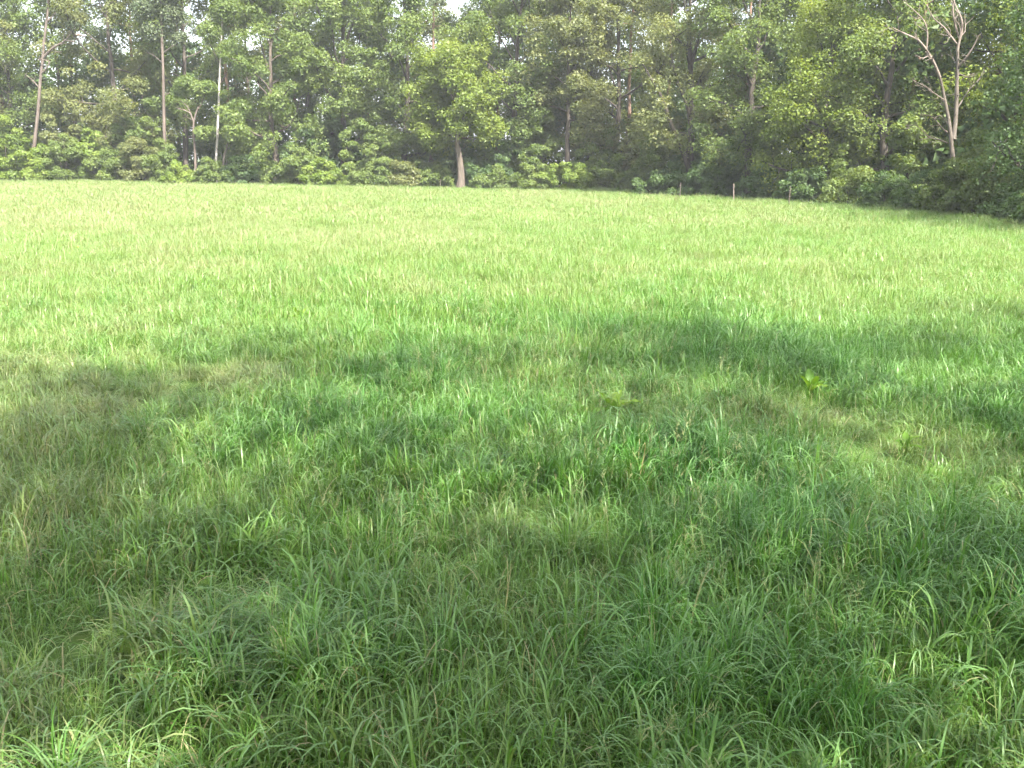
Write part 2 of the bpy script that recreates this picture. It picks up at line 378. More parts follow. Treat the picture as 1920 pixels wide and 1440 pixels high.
TR(2120, 36, 29, 13.0, 3.2, .9, .26, 'oak', 'dark', label='oak outside the right edge of the picture beside the field', n_leaf=9000, size=.15, split=False)

# --- hand-set stems
Yp = edge_y(66, 2.2)
hand_tree('pine_tree', X_at(60, Yp), Yp, [P(58, 340, Yp), P(62, 290, Yp), P(68, 240, Yp), P(74, 190, Yp), P(73, 150, Yp), P(82, 118, Yp), P(80, 85, Yp), P(86, 50, Yp), P(92, 20, Yp), P(90, -40, Yp)], (.17, .08), 'pink',
    [([P(82, 108, Yp), P(95, 92, Yp - .3), P(112, 82, Yp - .4), P(124, 76, Yp - .6), P(134, 60, Yp - .6)], .11, .035, 'pink'),
     ([P(76, 140, Yp), P(88, 128, Yp - .3), P(95, 114, Yp - .4), P(72, 111, Yp - .4)], .07, .03, 'pink'),
     ([P(74, 165, Yp), P(60, 150, Yp + .3), P(48, 140, Yp + .4)], .05, .02, 'pink'),
     ([P(124, 76, Yp - .6), P(138, 78, Yp - .5), P(150, 70, Yp - .3)], .05, .02, 'pink'),
     ([P(88, 40, Yp), P(104, 25, Yp + .4), P(112, 5, Yp + .6)], .07, .03, 'pink')],
    'bare pinkish pine with a crooked forked trunk near the left edge', 'needle',
    [(P(100, -20, Yp), 1.0), (P(80, -50, Yp), 1.2), (P(135, 48, Yp - .6), .5), (P(60, -20, Yp + .6), .9), (P(118, -5, Yp + .7), .7)], 2600, .16, 41)
Yp = edge_y(305, 2.5)
hand_tree('pine_tree', X_at(309, Yp), Yp, [P(310, 342, Yp), P(309, 280, Yp), P(307, 200, Yp), P(306, 130, Yp), P(303, 60, Yp), P(300, -50, Yp)], (.16, .08), 'pink',
    [([P(307, 180, Yp), P(322, 172, Yp - .4), P(336, 160, Yp - .5)], .05, .02, 'pink'), ([P(306, 120, Yp), P(290, 105, Yp - .3), P(276, 98, Yp)], .05, .02, 'dark'),
     ([P(305, 100, Yp), P(325, 85, Yp), P(340, 80, Yp + .4)], .05, .02, 'dark')],
    'thin straight reddish pine trunk left of the small forked tree', 'needle',
    [(P(285, 60, Yp), 1.0), (P(320, 30, Yp + .4), 1.2), (P(300, -10, Yp), 1.4), (P(335, 75, Yp + .5), .8), (P(270, 20, Yp - .5), 1.0), (P(330, -20, Yp), 1.2)], 5000, .17, 42)
Yp = edge_y(365, 1.2)
hand_tree('forked_sapling', X_at(367, Yp), Yp, [P(367, 342, Yp), P(366, 290, Yp), P(363, 255, Yp), P(362, 230, Yp), P(366, 216, Yp), P(372, 200, Yp)], (.12, .06), 'pink',
    [([P(363, 228, Yp), P(357, 212, Yp), P(352, 200, Yp), P(338, 188, Yp + .2)], .07, .025, 'pink'), ([P(370, 206, Yp), P(378, 195, Yp), P(384, 178, Yp - .2)], .05, .02, 'pink'),
     ([P(357, 212, Yp), P(345, 206, Yp - .2), P(335, 204, Yp - .2)], .04, .015, 'dead'), ([P(363, 228, Yp), P(350, 218, Yp + .2), P(342, 220, Yp + .3)], .035, .015, 'pink')],
    'small bare forked tree between the thin reddish pine and the pale trunk', 'oak',
    [(P(372, 170, Yp), .9), (P(350, 160, Yp), .9), (P(338, 172, Yp + .5), .7), (P(390, 165, Yp), .7)], 2600, .17, 43)
Yp = edge_y(408, 1.6)
hand_tree('birch_tree', X_at(404, Yp), Yp, [P(403, 342, Yp), P(405, 300, Yp), P(408, 250, Yp), P(409, 215, Yp), P(411, 170, Yp), P(413, 110, Yp), P(416, 50, Yp), P(416, -30, Yp)], (.11, .06), 'pale',
    [([P(414, 342, Yp - .1), P(418, 310, Yp - .1), P(422, 284, Yp - .1), P(430, 260, Yp)], .12, .06, 'deadlow'), ([P(411, 160, Yp), P(424, 140, Yp), P(436, 110, Yp + .3)], .05, .02, 'dark'),
     ([P(412, 120, Yp), P(400, 95, Yp), P(392, 80, Yp)], .04, .02, 'dark')],
    'slender pale-barked tree with a second leaning stem at its foot', 'oak',
    [(P(428, 215, Yp + 1.0), .9), (P(394, 250, Yp + .3), .7), (P(430, 95, Yp), .9), (P(395, 60, Yp), 1.0), (P(425, 20, Yp), 1.2), (P(405, -20, Yp), 1.2), (P(380, 250, Yp - .5), .7), (P(435, 250, Yp), .8)], 6500, .19, 44)
Yp = 51.0
hand_tree('dead_tree', X_at(1786, Yp), Yp,
    [P(1792, 392, Yp), P(1790, 330, Yp), P(1785, 285, Yp), P(1783, 250, Yp), P(1778, 215, Yp), P(1770, 185, Yp), P(1766, 155, Yp), P(1758, 128, Yp - .3), P(1746, 105, Yp - .6), P(1736, 92, Yp - .8)], (.15, .045), 'deadlow',
    [([P(1736, 92, Yp - .8), P(1722, 74, Yp - 1.0), P(1702, 66, Yp - 1.2), P(1686, 58, Yp - 1.4), P(1674, 52, Yp - 1.5)], 0.061, 0.018, 'dead'),
     ([P(1762, 145, Yp - .2), P(1752, 120, Yp - .5), P(1738, 96, Yp - .7)], 0.072, 0.065, 'dead'),
     ([P(1737, 94, Yp - .8), P(1740, 60, Yp - .9), P(1732, 36, Yp - 1.0), P(1712, 18, Yp - 1.2), P(1700, 8, Yp - 1.3)], 0.043, 0.018, 'dead'),
     ([P(1742, 104, Yp - .6), P(1730, 110, Yp - .8), P(1716, 103, Yp - .9)], 0.029, 0.013, 'dead'),
     ([P(1788, 262, Yp), P(1793, 215, Yp + .3), P(1794, 160, Yp + .4), P(1796, 110, Yp + .4), P(1795, 80, Yp + .4)], 0.122, 0.065, 'deadlow'),
     ([P(1795, 98, Yp + .4), P(1797, 80, Yp + .3), P(1806, 55, Yp + .2), P(1803, 32, Yp + .2), P(1790, 10, Yp + .2), P(1784, -20, Yp + .3)], 0.061, 0.029, 'dead'),
     ([P(1796, 85, Yp + .4), P(1784, 70, Yp + .3), P(1770, 50, Yp + .2), P(1750, 36, Yp + .1), P(1738, 10, Yp)], 0.050, 0.022, 'dead'),
     ([P(1797, 125, Yp + .4), P(1812, 108, Yp), P(1825, 88, Yp - .2), P(1835, 66, Yp - .4)], 0.061, 0.029, 'dead'),
     ([P(1794, 205, Yp + .3), P(1815, 170, Yp + .9), P(1835, 150, Yp + 1.3), P(1846, 132, Yp + 1.5)], 0.043, 0.018, 'deadlow'),
     ([P(1798, 72, Yp + .3), P(1790, 45, Yp + .4), P(1786, 20, Yp + .5), P(1792, -20, Yp + .5)], 0.043, 0.022, 'dead'),
     ([P(1803, 150, Yp + .4), P(1812, 143, Yp + .1), P(1825, 138, Yp)], 0.025, 0.011, 'dead'),
     ([P(1776, 248, Yp), P(1766, 240, Yp - .7), P(1752, 222, Yp - 1.1), P(1744, 216, Yp - 1.3), P(1725, 215, Yp - 1.5)], 0.036, 0.014, 'dead'),
     ([P(1776, 268, Yp), P(1760, 261, Yp - .6), P(1742, 258, Yp - 1.0), P(1725, 262, Yp - 1.3)], 0.036, 0.014, 'dead'),
     ([P(1742, 258, Yp - 1.0), P(1730, 245, Yp - 1.2), P(1718, 234, Yp - 1.3), P(1698, 235, Yp - 1.6)], 0.029, 0.012, 'dead'),
     ([P(1771, 188, Yp), P(1752, 175, Yp - .5), P(1732, 160, Yp - .8), P(1712, 151, Yp - 1.0)], 0.032, 0.011, 'dead'),
     ([P(1752, 222, Yp - 1.1), P(1762, 215, Yp - 1.0), P(1774, 228, Yp - .9)], 0.022, 0.011, 'dead')],
    'bare dead tree with pale forked branches at the right', seed=45)

# --- second row of broadleaves and the pines of the wood behind
rng = np.random.default_rng(5)
for k, px in enumerate([-160, -30, 130, 270, 470, 590, 700, 810, 905, 1015, 1105, 1215]):
    T(px, 13 + rng.uniform(-1.5, 5), 60 + k, rng.uniform(15.5, 19.5) * (.92 if px in (130, 810, 905, 1215) else 1), rng.uniform(3.4, 4.4), rng.uniform(4.0, 6.0), .25, ['oak', 'olive', 'oak'][k % 3], 'dark', n_leaf=9000, size=.24, rc=(.7, 1.2), split=False,
      label='broadleaf tree in the second row inside the wood beyond the far edge', group='second row of broadleaf trees')
for k, (px, Y) in enumerate([(1350, 84), (1445, 80), (1590, 72), (1690, 70), (1800, 66), (1960, 62), (2060, 55)]):
    TR(px, Y + rng.uniform(-1, 2), 80 + k, rng.uniform(15, 18), rng.uniform(3.6, 4.4), rng.uniform(3.0, 4.5), .25, ['oak', 'deep', 'olive'][k % 3], 'dark', n_leaf=9000, size=.21, rc=(.7, 1.2), split=False,
       label='broadleaf tree in the second row inside the wood on the right', group='second row of broadleaf trees on the right')
for k, (px, back) in enumerate([(12, 12), (150, 11), (255, 13), (432, 9), (555, 13), (806, 8), (930, 11), (1176, 9), (1240, 10), (1010, 16), (690, 17), (340, 18)]):
    T(px, back, 100 + k, rng.uniform(18, 21), 2.6, 12.5, .20, 'needle', 'pine', n_leaf=3500, size=.2, rc=(.5, .9), n_limb=10, shape='pine', split=False, fill=4, top=.95,
      label='tall thin pine with an orange upper trunk inside the wood', group='pines inside the wood')
for k, (px, Y) in enumerate([(1565, 74), (1700, 62.5), (1395, 78), (1850, 60)]):
    TR(px, Y, 120 + k, rng.uniform(17, 20), 2.4, 11, .18, 'needle', 'pine', n_leaf=3500, size=.18, rc=(.5, .9), n_limb=10, shape='pine', split=False, fill=4, top=.95,
       label='tall thin pine with an orange trunk inside the wood on the right', group='pines inside the wood on the right')

# --- shrubs along the edge
def B(px, back, seed, w_, h, leaf, n, label, group=None, size=.17, cat='shrub', Y=None):
    Y = Y if Y is not None else edge_y(px, back)
    bush('edge_shrub', seed, X_at(px, Y), Y, w_, h, leaf, n, size, label, group, cat)
B(12, 1.2, 201, 4.6, 5.6, 'shrub', 7000, 'tall pale leafy shrub in the left corner of the far edge')
B(120, 1.3, 202, 4.0, 4.0, 'oak', 5500, 'green shrub right of the crooked forked pine')
B(205, 1.5, 203, 3.4, 3.6, 'oak', 4500, 'green shrub behind the whitish fence post at the left')
B(262, 1.1, 204, 3.6, 3.8, 'olive', 5500, 'pale leafy shrub left of the thin straight pine')
B(330, .8, 205, 4.2, 2.0, 'shrub', 5000, 'low sunlit shrub at the foot of the small forked tree')
B(62, .7, 227, 3.2, 4.2, 'shrub', 5500, 'pale shrub at the foot of the crooked forked pine')
B(298, 1.0, 228, 3.0, 4.0, 'oak', 5000, 'green shrub at the foot of the thin straight pine')
B(395, 1.0, 229, 2.6, 2.2, 'oak', 3500, 'green shrub at the foot of the slender pale-barked tree')
B(560, 1.6, 230, 3.2, 3.2, 'oak', 4500, 'green shrub close on the left of the brightest yellow shrub')
B(715, 1.4, 231, 3.0, 2.8, 'oak', 4200, 'green shrub midway between the low loose shrub and the upright olive shrub')
B(890, 2.0, 232, 3.0, 2.8, 'deep', 4200, 'dark green shrub just behind the thick brown trunk')
B(455, 2.2, 206, 3.4, 2.8, 'deep', 3500, 'dark green shrub right of the slender pale-barked tree')
B(520, 1.8, 207, 3.0, 2.2, 'oak', 3500, 'green shrub left of the brightest yellow shrub')
B(600, .8, 208, 3.2, 2.2, 'shrub', 5000, 'brightest yellow green shrub at the far field edge')
B(668, .9, 209, 2.8, 1.5, 'oak', 3200, 'low loose shrub right of the brightest yellow shrub')
B(760, 1.1, 210, 2.6, 2.4, 'olive', 3600, 'upright olive shrub left of the thick brown trunk')
B(815, 1.4, 211, 2.8, 2.0, 'oak', 3200, 'green shrub close on the left of the thick brown trunk')
B(925, 1.0, 212, 3.2, 2.0, 'oak', 4200, 'green shrub close on the right of the thick brown trunk')
B(1000, 1.3, 213, 3.4, 2.6, 'oak', 4200, 'green shrub left of the pale low shrubs in the middle')
B(1062, .7, 214, 4.2, 2.5, 'shrub', 6500, 'wide pale sunlit shrub under the slim brown trunk')
B(1150, 1.2, 215, 3.8, 2.8, 'oak', 5000, 'green shrub right of the wide pale sunlit shrub')
B(1205, 1.2, 216, 3.6, 2.6, 'oak', 4500, 'green shrub at the back of the grassy recess')
B(1222, 0, 234, 2.4, 1.5, 'deep', 2800, 'low dark shrub at the bend of the wood', Y=71.2, size=.15)
B(1265, 0, 217, 3.4, 2.4, 'deep', 3800, 'dark shrub in shade under the leaning oak', Y=70.5, size=.15)
B(1335, 0, 218, 3.2, 3.0, 'deep', 5000, 'dark shrub between the thin grey and the pale fence post', Y=69, size=.15)
B(1430, 0, 219, 3.2, 2.4, 'deep', 4500, 'dark shrub between the pale and the brown fence post', Y=64, size=.14)
B(1515, 0, 220, 3.2, 2.4, 'deep', 4500, 'dark shrub right of the brown fence post', Y=59.5, size=.14)
B(1600, 0, 221, 3.0, 3.0, 'oak', 5000, 'green shrub right of the low rounded oak', Y=56, size=.13)
B(1668, 0, 222, 2.6, 2.2, 'deep', 4000, 'dark green shrub below the tall bushy oak', Y=53, size=.13)
B(1735, 0, 223, 2.4, 2.2, 'deep', 4000, 'dark green shrub left of the foot of the dead tree', Y=50, size=.12)
B(1782, 0, 233, 2.4, 3.0, 'oak', 5500, 'green shrub hiding the foot of the dead tree', Y=48.6, size=.12)
B(1838, 0, 224, 2.9, 4.1, 'oak', 9000, 'tall dense leafy shrub right of the foot of the dead tree', Y=47, size=.115)
B(1905, 0, 225, 2.4, 1.9, 'deep', 4000, 'low dark shrub in shade near the right picture edge', Y=44, size=.11)
B(1975, 0, 226, 2.4, 2.2, 'deep', 3500, 'dark shrub at the very right edge of the field', Y=41.5, size=.11)

# --- taller understory between the edge trees
for k, (px, back, w_, h, lf, lab) in enumerate([
    (-40, 3, 5, 7, 'oak', 'leafy young tree at the far left picture edge behind the pale corner shrub'),
    (118, 3.5, 4.6, 7.2, 'olive', 'leafy young tree right of the crooked forked pine'),
    (175, 3.0, 4.4, 5.6, 'shrub', 'pale leafy young tree behind the whitish fence post'),
    (262, 3.5, 4.6, 7.4, 'oak', 'leafy young tree left of the thin straight pine'),
    (455, 4.0, 4.6, 6.0, 'oak', 'leafy young tree right of the slender pale-barked tree'),
    (575, 4.5, 4.4, 5.4, 'deep', 'dark leafy young tree behind the brightest yellow shrub'),
    (640, 7, 4.6, 6.5, 'deep', 'dark leafy young tree behind the low loose shrub'),
    (690, 3.5, 4.6, 6.6, 'oak', 'leafy young tree midway between the brightest yellow shrub and the thick brown trunk'),
    (790, 3.5, 4.2, 7.0, 'oak', 'leafy young tree under the broken pale limb'),
    (935, 4.0, 4.6, 6.4, 'deep', 'dark leafy young tree right of the thick brown trunk'),
    (1010, 4.0, 4.4, 7.0, 'oak', 'leafy young tree left of the slim brown trunk in the middle'),
    (1112, 3.5, 4.4, 7.2, 'oak', 'leafy young tree right of the slim brown trunk in the middle'),
    (1195, 3.5, 4.2, 6.4, 'olive', 'leafy young tree just left of the bend of the wood')]):
    Y = edge_y(px, back); bush('young_tree', 400 + k, X_at(px, Y), Y, w_, h, lf, 8500, .20, lab, 'young trees of the understory', 'young tree', nst=5)
for k, (px, Y, w_, h, lf, lab) in enumerate([
    (1250, 76, 4.0, 6.5, 'oak', 'leafy young tree at the bend of the wood behind the leaning oak'),
    (1308, 77, 4.6, 7.5, 'deep', 'dark leafy young tree behind the fork of the leaning oak'),
    (1360, 70.5, 4.0, 5.5, 'deep', 'dark leafy young tree right of the leaning oak'),
    (1462, 65.5, 3.8, 5.5, 'oak', 'leafy young tree left of the low rounded sunlit oak'),
    (1610, 59.5, 3.6, 5.5, 'oak', 'leafy young tree below the tall bushy oak'),
    (1715, 55, 3.4, 5.5, 'oak', 'leafy young tree left of the dead tree'),
    (1900, 48, 3.0, 5.0, 'deep', 'dark leafy young tree near the right picture edge')]):
    bush('young_tree', 420 + k, X_at(px, Y), Y, w_, h, lf, 8000, .16, lab, 'young trees of the understory on the right', 'young tree', nst=5)

# --- the wood's dim inside: undergrowth and saplings too far in to tell apart
def woodland():
    rng = np.random.default_rng(9); C, RC = [], []
    for _ in range(1700):
        px = rng.uniform(-330, 1400); Y = edge_y(px, 9 + 24 * rng.random()); X = X_at(px, Y)
        hmax = 12.5 if px > 110 else 10.0
        C.append((X, Y, .2 + (hmax - .2) * rng.random() ** 1.5)); RC.append(rng.uniform(.9, 1.7))
    for _ in range(900):
        Y = rng.uniform(38, 96); X = right_edge(Y) + rng.uniform(6, 20)
        C.append((X, Y, .2 + 11 * rng.random() ** 1.3)); RC.append(rng.uniform(.8, 1.6))
    m = leaves_mesh('undergrowth', rng, C, RC, 240000, .42, LEAF['deep'], .8, tri=True)
    tag(obj('undergrowth', m), 'dim green undergrowth inside the wood behind the trees', 'undergrowth', kind='stuff')
woodland()

# --- trees beside and behind the camera; their crowns shade the near grass
for k, (x, y, H, R, cb, n) in enumerate([(.6, -1.4, 15, 4.6, 5.5, 6400), (6.8, -1.2, 15.0, 4.6, 6.0, 5000), (11.8, 2.2, 16.0, 4.6, 6.5, 3200), (-5.5, -3.6, 14.0, 4.4, 6.0, 3300), (10.5, -6.5, 17, 5.0, 6, 9000), (3.0, -7, 16, 5, 6, 8500), (7.6, 2.6, 17, 3.2, 9, 1300)]):
    tree('oak_tree', 300 + k, x, y, H, R, cb, .28, 'oak', 'oak', n_leaf=n, size=.21, rc=(.5, 1.3), n_limb=12, split=False, fill=14,
         label='oak beside the camera whose crown shades the near grass', group='oaks beside the camera')

# ------------------------------------------------------------------ fence posts
def post(px, Y, h, r, bark, label, tilt=(0, 0), dx=0.0):
    x = X_at(px, Y); root = empty('fence_post', (x, Y, ground_z(x, Y) - .1)); tag(root, label, 'fence post', 'fence posts along the wood')
    r *= .52
    z = np.array([0, .05, h * .35, h * .7, h - .05, h + .06, h + .1]); rr = r * np.array([1.05, 1.05, 1.0, .97, .95, .93, .5])
    V, F = tube(np.stack([z * tilt[0], z * tilt[1], z], 1), rr, 8)
    V = np.concatenate([V, [[(h + .11) * tilt[0], (h + .11) * tilt[1], h + .11]]]); n0 = len(V) - 1
    capf = np.array([[n0 - 8 + i, n0 - 8 + (i + 1) % 8, n0] for i in range(8)])
    obj('stake', mesh_np('stake', V, [F, capf], [BARK[bark]]), root)
    # staples with short wire ends on the field side
    for s in (.62, .9):
        a = np.array([tilt[0] * h * s - .05, -r - .004, h * s]); b_ = a + [.10, 0, .004]
        V2, F2 = tube([a, (a + b_) / 2 + [0, -.006, 0], b_], [.004] * 3, 5)
        obj('staple', mesh_np('staple', V2, F2, [BARK['pale']]), root)
for a in [(39, edge_y(39, .25), .95, .055, 'deadlow', 'short grey fence post at the far left of the field edge', (.05, 0)),
          (185, edge_y(185, .2), 1.05, .075, 'dead', 'whitish fence post at the left of the far field edge', (.04, 0)),
          (334, edge_y(334, .2), .85, .05, 'deadlow', 'grey fence post in front of the low sunlit shrub', (0, 0)),
          (405, edge_y(405, .2), 1.0, .08, 'pale', 'pale fence post at the foot of the slender pale-barked tree', (-.06, 0)),
          (775, edge_y(775, .2), .95, .055, 'pale', 'pale fence post in front of the upright olive shrub', (0, 0)),
          (825, edge_y(825, .2), .9, .05, 'deadlow', 'thin grey fence post left of the thick brown trunk', (.02, 0)),
          (1278, 67.2, 1.15, .05, 'deadlow', 'thin grey fence post in front of the leaning oak', (0, 0)),
          (1380, 61.2, 1.15, .07, 'dead', 'pale fence post, the middle one of three on the right edge', (-.05, 0)),
          (1484, 55.6, 1.15, .06, 'oak', 'brown fence post, the nearest one on the right edge', (.02, 0))]:
    post(*a)

# ------------------------------------------------------------------ grass
def grass_mat():
    m, n, out = new_mat('grass_blade')
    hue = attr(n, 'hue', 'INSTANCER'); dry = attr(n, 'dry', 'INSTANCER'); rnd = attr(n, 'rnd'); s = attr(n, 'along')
    ad = n.nodes.new('ShaderNodeMath'); ad.operation = 'MULTIPLY_ADD'; ad.inputs[1].default_value = .5
    n.links.new(rnd.outputs['Fac'], ad.inputs[0]); 
    sb = n.nodes.new('ShaderNodeMath'); sb.operation = 'SUBTRACT'; sb.inputs[1].default_value = .25; n.links.new(hue.outputs['Fac'], sb.inputs[0])
    n.links.new(sb.outputs[0], ad.inputs[2])
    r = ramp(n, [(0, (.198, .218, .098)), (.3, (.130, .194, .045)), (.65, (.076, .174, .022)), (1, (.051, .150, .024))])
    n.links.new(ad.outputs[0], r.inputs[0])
    # pale straw on random whole dry blades
    rb = ramp(n, [(.0, (0, 0, 0)), (.93, (0, 0, 0)), (.97, (1, 1, 1))]); n.links.new(rnd.outputs['Fac'], rb.inputs[0])
    dm = n.nodes.new('ShaderNodeMath'); dm.operation = 'MULTIPLY'; n.links.new(rb.outputs[0], dm.inputs[0]); n.links.new(dry.outputs['Fac'], dm.inputs[1])
    mx = n.nodes.new('ShaderNodeMix'); mx.data_type = 'RGBA'; n.links.new(dm.outputs[0], mx.inputs[0]); n.links.new(r.outputs[0], mx.inputs[6]); mx.inputs[7].default_value = (.33, .27, .15, 1)
    gr = ramp(n, [(.35, (0, 0, 0)), (.75, (.75, .75, .75))]); n.links.new(s.outputs['Fac'], gr.inputs[0])  # sky sheen painted in: broad blades go paler from mid-length to tip
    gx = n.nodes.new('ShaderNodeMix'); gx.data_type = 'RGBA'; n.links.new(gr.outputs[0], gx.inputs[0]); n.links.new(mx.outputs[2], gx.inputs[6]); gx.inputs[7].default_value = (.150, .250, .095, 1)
    foliage_shader(n, out, gx.outputs[2], .36, .40, .40, (1.15, 1.15, .6))
    return m
def straw_mat():
    m, n, out = new_mat('grass_panicle')
    r = ramp(n, [(0, (.16, .165, .075)), (.5, (.22, .235, .11)), (1, (.26, .30, .14))]); n.links.new(attr(n, 'rnd').outputs['Fac'], r.inputs[0])
    foliage_shader(n, out, r.outputs[0], .3, .7, .1, (1.1, 1, .8))
    return m
M_GRASS, M_STRAW = grass_mat(), straw_mat()
M_CULM = leaf_mat('grass_culm', (.10, .15, .04), (.14, .18, .05), (.22, .22, .09), .3)

def blades(rng, n, rad, hmin, hmax, wid, seg, arch=.4, low=.35, spread=.35, tufts=6, broad=.075):
    """n bent blades as strips, fanned out of several tufts; returns V, F, rnd, along"""
    tc_a = rng.random(tufts) * 6.283; tc_r = rad * np.sqrt(rng.random(tufts)); th_s = rng.uniform(.7, 1.25, tufts); tw_s = rng.uniform(.6, 1.35, tufts); tq = rng.random(tufts)
    ti = rng.integers(0, tufts, n)
    a = rng.random(n) * 6.283; rr = min(.13, rad * .3) * np.sqrt(rng.random(n))
    loose = rng.random(n) < .35; lr = rad * 1.1 * np.sqrt(rng.random(n)); la = rng.random(n) * 6.283
    bx = np.where(loose, np.cos(la) * lr, np.cos(tc_a[ti]) * tc_r[ti] + np.cos(a) * rr); by = np.where(loose, np.sin(la) * lr, np.sin(tc_a[ti]) * tc_r[ti] + np.sin(a) * rr)
    base = np.stack([bx, by, np.full(n, -.02)], 1)
    az = a + rng.normal(0, .9, n); L = rng.uniform(hmin, hmax, n) * np.where(loose, 1, th_s[ti])
    sh = rng.random(n) < low; L[sh] *= rng.uniform(.3, .6, sh.sum())
    th0 = np.abs(rng.normal(0, spread, n)); k = rng.uniform(.1, .9, n)
    ar = rng.random(n) < arch; k[ar] = rng.uniform(1.8, 3.3, ar.sum()); pw = rng.uniform(1.3, 2.8, n)
    s = np.linspace(0, 1, seg + 1); W = wid * rng.uniform(.55, 1.3, n) * np.where(loose, .8, tw_s[ti])
    big = rng.random(n) < broad; nb = big.sum(); W[big] = wid * rng.uniform(1.15, 1.7, nb); L[big] = rng.uniform(.8 * hmax, 1.2 * hmax, nb); k[big] = rng.uniform(2.2, 3.3, nb); pw[big] = rng.uniform(1.7, 3.2, nb); th0[big] = np.abs(rng.normal(0, .22, nb))
    pos = [base]; hd = np.stack([np.cos(az), np.sin(az)], 1)
    for i in range(seg):
        sm = (s[i] + s[i + 1]) / 2; th = np.minimum(th0 + k * sm ** pw, 2.75)
        stp = (L / seg)[:, None] * np.concatenate([hd * np.sin(th)[:, None], np.cos(th)[:, None]], 1)
        pos.append(pos[-1] + stp)
    pos = np.stack(pos, 1)                                   # n, seg+1, 3
    tw = rng.normal(0, .45, n)[:, None] * s[None]
    side = np.stack([-np.sin(az), np.cos(az), np.zeros(n)], 1)[:, None] * np.cos(tw)[..., None] + np.array([0, 0, 1.])[None, None] * np.sin(tw)[..., None] * .6
    wv = (W[:, None] * (1 - s[None] ** 3) * (.55 + .45 * np.minimum(1, s[None] * 4)) * .5)[..., None]
    V = np.stack([pos - side * wv, pos + side * wv], 2).reshape(-1, 3)
    b = np.arange(n)[:, None] * (seg + 1) * 2 + np.arange(seg)[None] * 2
    F = np.stack([b, b + 1, b + 3, b + 2], -1).reshape(-1, 4)
    rv = np.clip(rng.random(n) * .93 + .0, 0, 1); rv = np.where(loose, rv, .6 * rv + .33 * tq[ti]); rv[rng.random(n) < .04] = .99; rv[big] = rng.uniform(.3, .9, nb)
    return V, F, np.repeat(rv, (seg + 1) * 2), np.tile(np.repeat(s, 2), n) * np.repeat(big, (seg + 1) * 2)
def panicles(rng, n, rad, h0, h1, wid, far=False):
    Vs, Fs, Ms, R2, o = [], [], [], [], 0
    for i in range(n):
        a = rng.random() * 6.283; r = rad * math.sqrt(rng.random()); H = rng.uniform(h0, h1); le = rng.normal(0, .16, 2)
        p0 = np.array([math.cos(a) * r, math.sin(a) * r, 0]); s = np.linspace(0, 1, 6)
        pts = p0 + np.stack([le[0] * s ** 1.6 * H, le[1] * s ** 1.6 * H, s * H], 1)
        V, F = tube(pts, wid * (1 - .5 * s), 3); rv = rng.random()
        Vs.append(V); Fs.append(F + o); o += len(V); Ms += [0] * len(F); R2.append(np.full(len(V), rv))
        nb = 9 if not far else 5
        for j in range(nb):                                   # side branchlets with spikelets
            t = 1 - .30 * j / nb; q = np.array([np.interp(t, s, pts[:, k]) for k in range(3)])
            for e in range(3 if not far else 2):
                aa = rng.random() * 6.283; ln = (.015 + .035 * j / nb) * rng.uniform(.6, 1.3)
                d = np.array([math.cos(aa) * ln, math.sin(aa) * ln, ln * rng.uniform(.3, 1.0)]); sd = np.array([-math.sin(aa), math.cos(aa), .3]) * (.0012 if not far else .0045)
                tip = q + d; mid = q + d * .55
                Vs.append(np.array([q, mid + sd, tip, mid - sd])); Fs.append(np.array([[0, 1, 2, 3]]) + o); o += 4; Ms.append(1); R2.append(np.full(4, rng.random()))
    return np.concatenate(Vs), np.concatenate(Fs), Ms, np.concatenate(R2)

